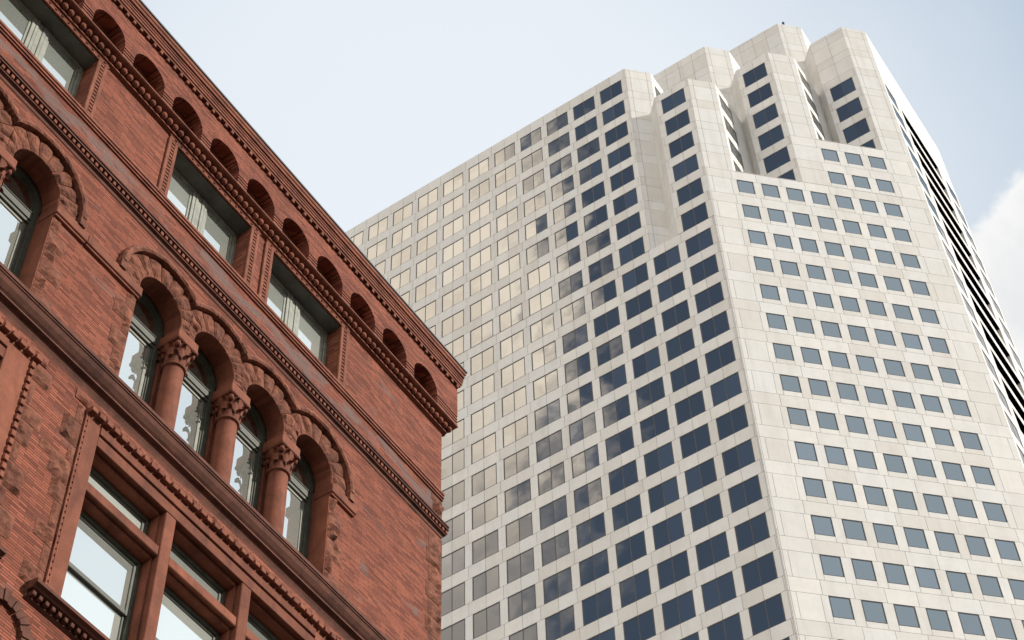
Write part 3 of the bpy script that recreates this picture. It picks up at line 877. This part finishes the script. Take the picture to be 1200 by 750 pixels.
blank(mb, (0, 0), 'R', 0, .07, ZG, 3.8, [], RZ0, RH)
wallR(mb, .07, RL, ZG, 3.8, RC7, range(0, NR_))
wallR(mb, 5.612, RL, 3.8, 8.76, RC7[4:], range(-2, 0))
# coping stones of the two ledges
for a, b, z in ((1.66, 5.61, 3.8), (7.27, 11.22, 8.76)):
    P = [tp((0, 0), 'R', s, o, z + h) for h in (.0, .03) for o in (.012, -2.9) for s in (a, b)]
    mb.face([P[4], P[5], P[7], P[6]]); mb.face([P[0], P[1], P[5], P[4]])
mb.build('stone_wall', [PANEL, JOINT], tw)

# T: narrow side face with the dark open strips
T0 = (RL * Q2, RL * Q2); TL = 10.9
mb = MB(); rshd = MB(); zc = 23.7; zl = 23.7; RA_, RB_ = 2.72, 8.0; EX = .09
def tband(z0, z1, y0, y1):
    cuts = [0, 1.97, RA_]; cuts2 = [RA_, 3.94, 5.9, RB_]; cuts3 = [RB_, 9.0, TL]
    for c in (cuts, cuts3):
        for a, b in zip(c, c[1:]): panel(mb, T0, 'T', a, b, z0, z1)
    for a, b in zip(cuts2, cuts2[1:]): panel(mb, T0, 'T', a, b, y0, y1)
for k in range(0, NROW):
    zt = LZ0 - k * PZ; zb = zt - LH
    if k == 0: blank(mb, T0, 'T', 0, TL, zt + EX, zc, [1.97, 3.94, 5.9, 7.87]); zc = zl = zt + EX; 
    tband(zt, zc, zt + EX, zl)
    for a, b in ((0, .35), (.35 + LW, RA_), (RB_, 9.02), (9.02 + LW, TL)): panel(mb, T0, 'T', a, b, zb, zt)
    add_win('paired_window', T0, 'T', .35, zb); add_win('paired_window', T0, 'T', 9.02, zb)
    # deep open strip: back and soffit painted black as its shade, pale cheeks
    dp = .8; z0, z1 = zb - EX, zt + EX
    rshd.face([tp(T0, 'T', RA_, -dp, z0), tp(T0, 'T', RB_, -dp, z0), tp(T0, 'T', RB_, -dp, z1), tp(T0, 'T', RA_, -dp, z1)])
    rshd.box((T0[0] - dp) * K, (T0[0] - .004) * K, (T0[1] + RA_) * K, (T0[1] + RB_) * K, (z1 - .006) * K + TZ, z1 * K + TZ + .3)
    rshd.face([tp(T0, 'T', RA_, -.004, z0), tp(T0, 'T', RB_, -.004, z0), tp(T0, 'T', RB_, -dp, z0), tp(T0, 'T', RA_, -dp, z0)])
    for e in (RA_, RB_): mb.face([tp(T0, 'T', e, 0, z0), tp(T0, 'T', e, -dp, z0), tp(T0, 'T', e, -dp, z1 - .006), tp(T0, 'T', e, 0, z1 - .006)])
    zc = zb; zl = zb - EX
for a, b in zip((0, 1.97, RA_, 5.4, RB_, TL), (1.97, RA_, 5.4, RB_, TL)): panel(mb, T0, 'T', a, b, ZG, zl)
for a, b in ((0, RA_), (RB_, TL)): panel(mb, T0, 'T', a, b, zl, zc)
mb.build('stone_wall', [PANEL, JOINT], tw)
rshd.build('recess_shade_strip', RSHADE, tw)

# closing walls and roofs out of sight of the street
mb = MB()
Lend = LS0 - LP * (NCOL - 1) - .3
zt = lambda z: z * K + TZ
Tx, Ty = T0[0], T0[1] + TL
foot = [(Lend, 0), (Lend, 20), (Tx, 20), (Tx, Ty)]
for (x0, y0), (x1, y1) in zip(foot, foot[1:]):
    mb.face([(x0 * K, y0 * K, 0), (x1 * K, y1 * K, 0), (x1 * K, y1 * K, zt(18.6)), (x0 * K, y0 * K, zt(18.6))])
ins = .2
mb.face([(x * K, y * K, zt(18.3)) for x, y in ((Lend, 0.05), (AX, .05), (AX + 1.0, 1.3), (AX + 1.1, 6), (2, 10), (5, 13), (Tx - .1, 16), (Tx - .1, 20), (Lend, 20))], 1)
mb.face([(x * K, y * K, zt(23.4)) for x, y in ((D0[0] - 2.2, D0[1] + .1), (D0[0], D0[1] + .1), (Tx - .05, T0[1]), (Tx - .05, Ty), (3.5, Ty), (3.5, 10))], 1)
mb.face([(3.5 * K, Ty * K, zt(10)), (Tx * K, Ty * K, zt(10)), (Tx * K, Ty * K, zt(23.7)), (3.5 * K, Ty * K, zt(23.7))])
mb.build('rear_wall', [PANEL, ROOFM], tw)
# small lamp on the highest parapet
lm = MB(); cxy = tp(C0_, 'R', .5, -.05, 28.4)
lm.lathe(cxy[0], cxy[1], [(.1, cxy[2]), (.1, cxy[2] + .2), (.14, cxy[2] + .22), (.14, cxy[2] + .5), (.06, cxy[2] + .55), (0, cxy[2] + .55)], 10)
lm.build('beacon_lamp', FRAME, tw)

# windows: the largest in the picture one by one, the rest as one
tM = Matrix.Translation(TO) @ Matrix.Rotation(AZL, 4, 'Z')
def win_area(it, wd, hh):
    p0, kind, s, zb = it; pts = []
    for ds, dz in ((0, 0), (wd, 0), (wd, hh), (0, hh)):
        q = project(tM @ Vector(tp(p0, kind, s + ds, 0, zb + dz)))
        if q is None: return 0
        pts.append(q)
    cx = sum(q[0] for q in pts) / 4; cy = sum(q[1] for q in pts) / 4
    if not (-5 < cx < 1205 and -5 < cy < 755): return 0
    if kind == 'L' and cx < 516 and cy > 440: return 0               # behind the brick building
    if kind == 'L' and cx < 405 + (cy - 270) * .75: return 0
    return abs(sum(pts[i][0] * pts[(i + 1) % 4][1] - pts[(i + 1) % 4][0] * pts[i][1] for i in range(4))) / 2
for nm, (wd, hh) in (('paired_window', (LW, LH)), ('square_window', (RW, RH))):
    proto = WIN[nm]
    order = sorted(wins[nm], key=lambda it: -win_area(it, wd, hh))
    first = None; rest = MB()
    for i, it in enumerate(order):
        p0, kind, s, zb = it; loc = tp(p0, kind, s, 0, zb)
        if i < 100:
            if first is None: first = proto.build(nm, [OFFGL, FRAME], tw); o = first
            else:
                o = first.copy(); COL.objects.link(o); o.parent = tw
            o.location = loc; o.rotation_euler = (0, 0, WANG[kind])
        else:
            m4 = Matrix.Translation(loc) @ Matrix.Rotation(WANG[kind], 4, 'Z'); b = len(rest.v)
            rest.v += [tuple(m4 @ Vector(v)) for v in proto.v]
            rest.f += [tuple(b + q for q in f_) for f_ in proto.f]; rest.m += proto.m; rest.s += proto.s
    ro = rest.build(nm, [OFFGL, FRAME], tw); ro['kind'] = 'stuff'

# ================================================================== STREET
g_ = MB(); g_.face([(-4000, -4000, 0), (4000, -4000, 0), (4000, 4000, 0), (-4000, 4000, 0)])
tag(g_.build('ground', GROUND), kind='structure')
st = empty('street_frame', BO, AZB)
def to_world(s, off, z):
    v = Matrix.Rotation(AZB, 4, 'Z') @ Vector((s, -off, 0)); return (BO.x + v.x, BO.y + v.y, z)
bpy.data.objects.remove(st)
def slab(name, s0, s1, o0, o1, z0, z1, m):
    b = MB(); p = [to_world(s, o, z) for z in (z0, z1) for s, o in ((s0, o0), (s1, o0), (s1, o1), (s0, o1))]
    b.face([p[4], p[5], p[6], p[7]][::-1])
    for i in range(4): b.face([p[i], p[(i + 1) % 4], p[4 + (i + 1) % 4], p[4 + i]])
    return tag(b.build(name, m), kind='structure')
slab('pavement', -120, 3.6, .0, 3.6, 0.0, .14, PAVE)
slab('road', -300, 300, 3.6, 13.2, 0.0, .008, ASPH)
slab('pavement', -120, 300, 13.2, 17.4, 0.0, .14, PAVE)
mk = MB(); s = -120
while s < 120:
    p = [to_world(a, b, .012) for a, b in ((s, 8.3), (s + 3, 8.3), (s + 3, 8.45), (s, 8.45))]; mk.face(p[::-1]); s += 9
tag(mk.build('road_marking', PAINT), kind='structure')

# out-of-view block added across the street to cut fill light on the brick
nb = empty('fill_blocker_building', to_world(4, 46, 0), AZB)
tag(nb, 'out-of-view buff stone block added across the street to cut fill light', 'building')
NBW, NBD, NBH = 62, 16, 71
BUFF = m_panel('buff_stone', [(0, (.4, .35, .28)), (1, (.48, .43, .35))])
mb = MB(); mb.box(-NBW, 0, -NBD, 0, 0, NBH)
mb.box(-NBW - .5, .5, -NBD - .5, .5, NBH + .003, NBH + 1.4)
mb.build('wall', BUFF, nb)
wb = MB()
for k in range(17):
    for i in range(20):
        wb.box(-NBW + 1.5 + i * 2.9, -NBW + 3.2 + i * 2.9, .0, .05, 3 + k * 3.8, 5.2 + k * 3.8)
o = wb.build('window', OFFGL, nb); o['kind'] = 'stuff'

# ================================================================== LIGHT
SUN_AZ, SUN_EL = R(-8), R(32.5)
sd = bpy.data.lights.new('sun', 'SUN'); sd.energy = 3.8; sd.angle = R(.53); sd.color = (1.0, .94, .86)
so = bpy.data.objects.new('sun', sd); COL.objects.link(so)
sv = Vector((math.cos(SUN_AZ) * math.cos(SUN_EL), math.sin(SUN_AZ) * math.cos(SUN_EL), math.sin(SUN_EL)))
so.rotation_euler = sv.to_track_quat('Z', 'Y').to_euler(); so.location = (60, -20, 90)

W = bpy.data.worlds.new('World'); SC.world = W; W.use_nodes = True
nt = W.node_tree; nt.nodes.clear(); ln = nt.links
sky = N(nt, 'ShaderNodeTexSky', sky_type='NISHITA'); sky.sun_disc = False
sky.sun_elevation = SUN_EL; sky.sun_rotation = PI / 2 - SUN_AZ
sky.air_density = 1.0; sky.dust_density = 1.6; sky.ozone_density = 1.2
tc = N(nt, 'ShaderNodeTexCoord').outputs['Generated']
def dotd(az, el):
    n = N(nt, 'ShaderNodeVectorMath', operation='DOT_PRODUCT'); ln.new(tc, n.inputs[0])
    n.inputs[1].default_value = (math.cos(R(az)) * math.cos(R(el)), math.sin(R(az)) * math.cos(R(el)), math.sin(R(el)))
    return n.outputs['Value']
def sstep(x, a, b):
    n = N(nt, 'ShaderNodeMapRange', interpolation_type='SMOOTHSTEP'); ln.new(x, n.inputs['Value'])
    n.inputs['From Min'].default_value = a; n.inputs['From Max'].default_value = b; return n.outputs['Result']
mul = lambda a, b: math_(nt, 'MULTIPLY', a, b)
add = lambda a, b: math_(nt, 'ADD', a, b)
cl = noise_n(nt, tc, 5.0, 8, .58, .2); cl2 = noise_n(nt, tc, 1.7, 5, .55, .3); cl3 = noise_n(nt, tc, 22, 6, .6, .4)
col = sky.outputs[0]
up = dotd(0, 90)
# summer haze: pale towards the horizon, and a thin high veil over the side the camera looks at and over the sun's side
col = mixc(nt, .3, col, (1.1, 1.1, 1.1))
col = mixc(nt, math_(nt, 'SUBTRACT', 1.0, sstep(up, .02, .5)), col, (4.0, 4.05, 4.1))
lowb = mul(sstep(add(dotd(-122, 14), mul(math_(nt, 'SUBTRACT', cl, .5), .5)), .42, .72), mul(sstep(up, .02, .08), math_(nt, 'SUBTRACT', 1.0, sstep(up, .55, .66))))  # unseen bright bank added low in the sky to light the wide face
col = mixc(nt, lowb, col, mixc(nt, sstep(cl3, .35, .65), (18, 17.1, 16), (23.5, 22.2, 20.6)))
veil = mul(sstep(add(dotd(62, 52), mul(math_(nt, 'SUBTRACT', cl2, .5), .08)), .35, .86), .93)
vcol = mixc(nt, sstep(add(dotd(93, 56), mul(math_(nt, 'SUBTRACT', cl2, .5), .05)), .915, .998), (2.25, 3.2, 4.3), (6.15, 6.55, 7.0))
col = mixc(nt, veil, col, vcol)
col = mixc(nt, mul(sstep(dotd(-22, 42), .66, .93), .9), col, (7.0, 7.8, 8.5))
col = mixc(nt, mul(sstep(dotd(-62, 52), .86, .975), .85), col, (5.2, 6.3, 7.3))
# cloud bank seen in the mirror glass of the wide face
bank = sstep(add(add(add(dotd(-242.5, 0), mul(math_(nt, 'SUBTRACT', up, .78), .15)), mul(math_(nt, 'SUBTRACT', cl, .5), .16)), mul(math_(nt, 'SUBTRACT', cl3, .5), .06)), -.034, .03)
bank = mul(bank, sstep(dotd(-176, 50), .84, .95))
bcol = mixc(nt, sstep(cl3, .35, .65), (13.2, 11.3, 9.2), (16.2, 14.2, 11.9))
bcol = mixc(nt, sstep(add(up, mul(math_(nt, 'SUBTRACT', cl, .5), .12)), .68, .80), (5.4, 4.9, 4.5), bcol)
col = mixc(nt, bank, col, bcol)
# cumulus at the right edge of the view
def puff(az, el, rad): return math_(nt, 'SUBTRACT', rad, math_(nt, 'ARCCOSINE', math_(nt, 'MINIMUM', dotd(az, el), 1.0)))
cu = puff(62.86, 50.2, .062)
for az, el, rad in ((57, 45.5, .085), (49, 43, .1), (44, 50, .075), (38, 41, .09), (60, 40, .05)):
    cu = math_(nt, 'SMOOTH_MAX', cu, puff(az, el, rad), .03)
cu = add(cu, mul(math_(nt, 'SUBTRACT', cl3, .5), .045))
cu = add(cu, mul(math_(nt, 'SUBTRACT', noise_n(nt, tc, 75, 5, .6), .5), .018))
cu = add(cu, mul(math_(nt, 'SUBTRACT', noise_n(nt, tc, 11, 4, .6), .5), .06))
cum = sstep(cu, -.004, .012)
ccol = mixc(nt, sstep(add(cu, mul(math_(nt, 'SUBTRACT', cl3, .5), .05)), .004, .05), (6.7, 6.7, 6.65), (5.85, 5.9, 6.0))
col = mixc(nt, cum, col, ccol)
bg = N(nt, 'ShaderNodeBackground'); bg.inputs['Strength'].default_value = .1
ln.new(col, bg.inputs['Color'])
wo = N(nt, 'ShaderNodeOutputWorld'); ln.new(bg.outputs[0], wo.inputs[0])

SC.view_settings.view_transform = 'Standard'; SC.view_settings.look = 'None'
SC.view_settings.exposure = 0.5; SC.view_settings.gamma = 1.0; SC.view_settings.use_curve_mapping = False
SC.cycles.max_bounces = 6; SC.cycles.glossy_bounces = 4; SC.cycles.diffuse_bounces = 3
SC.render.film_transparent = False
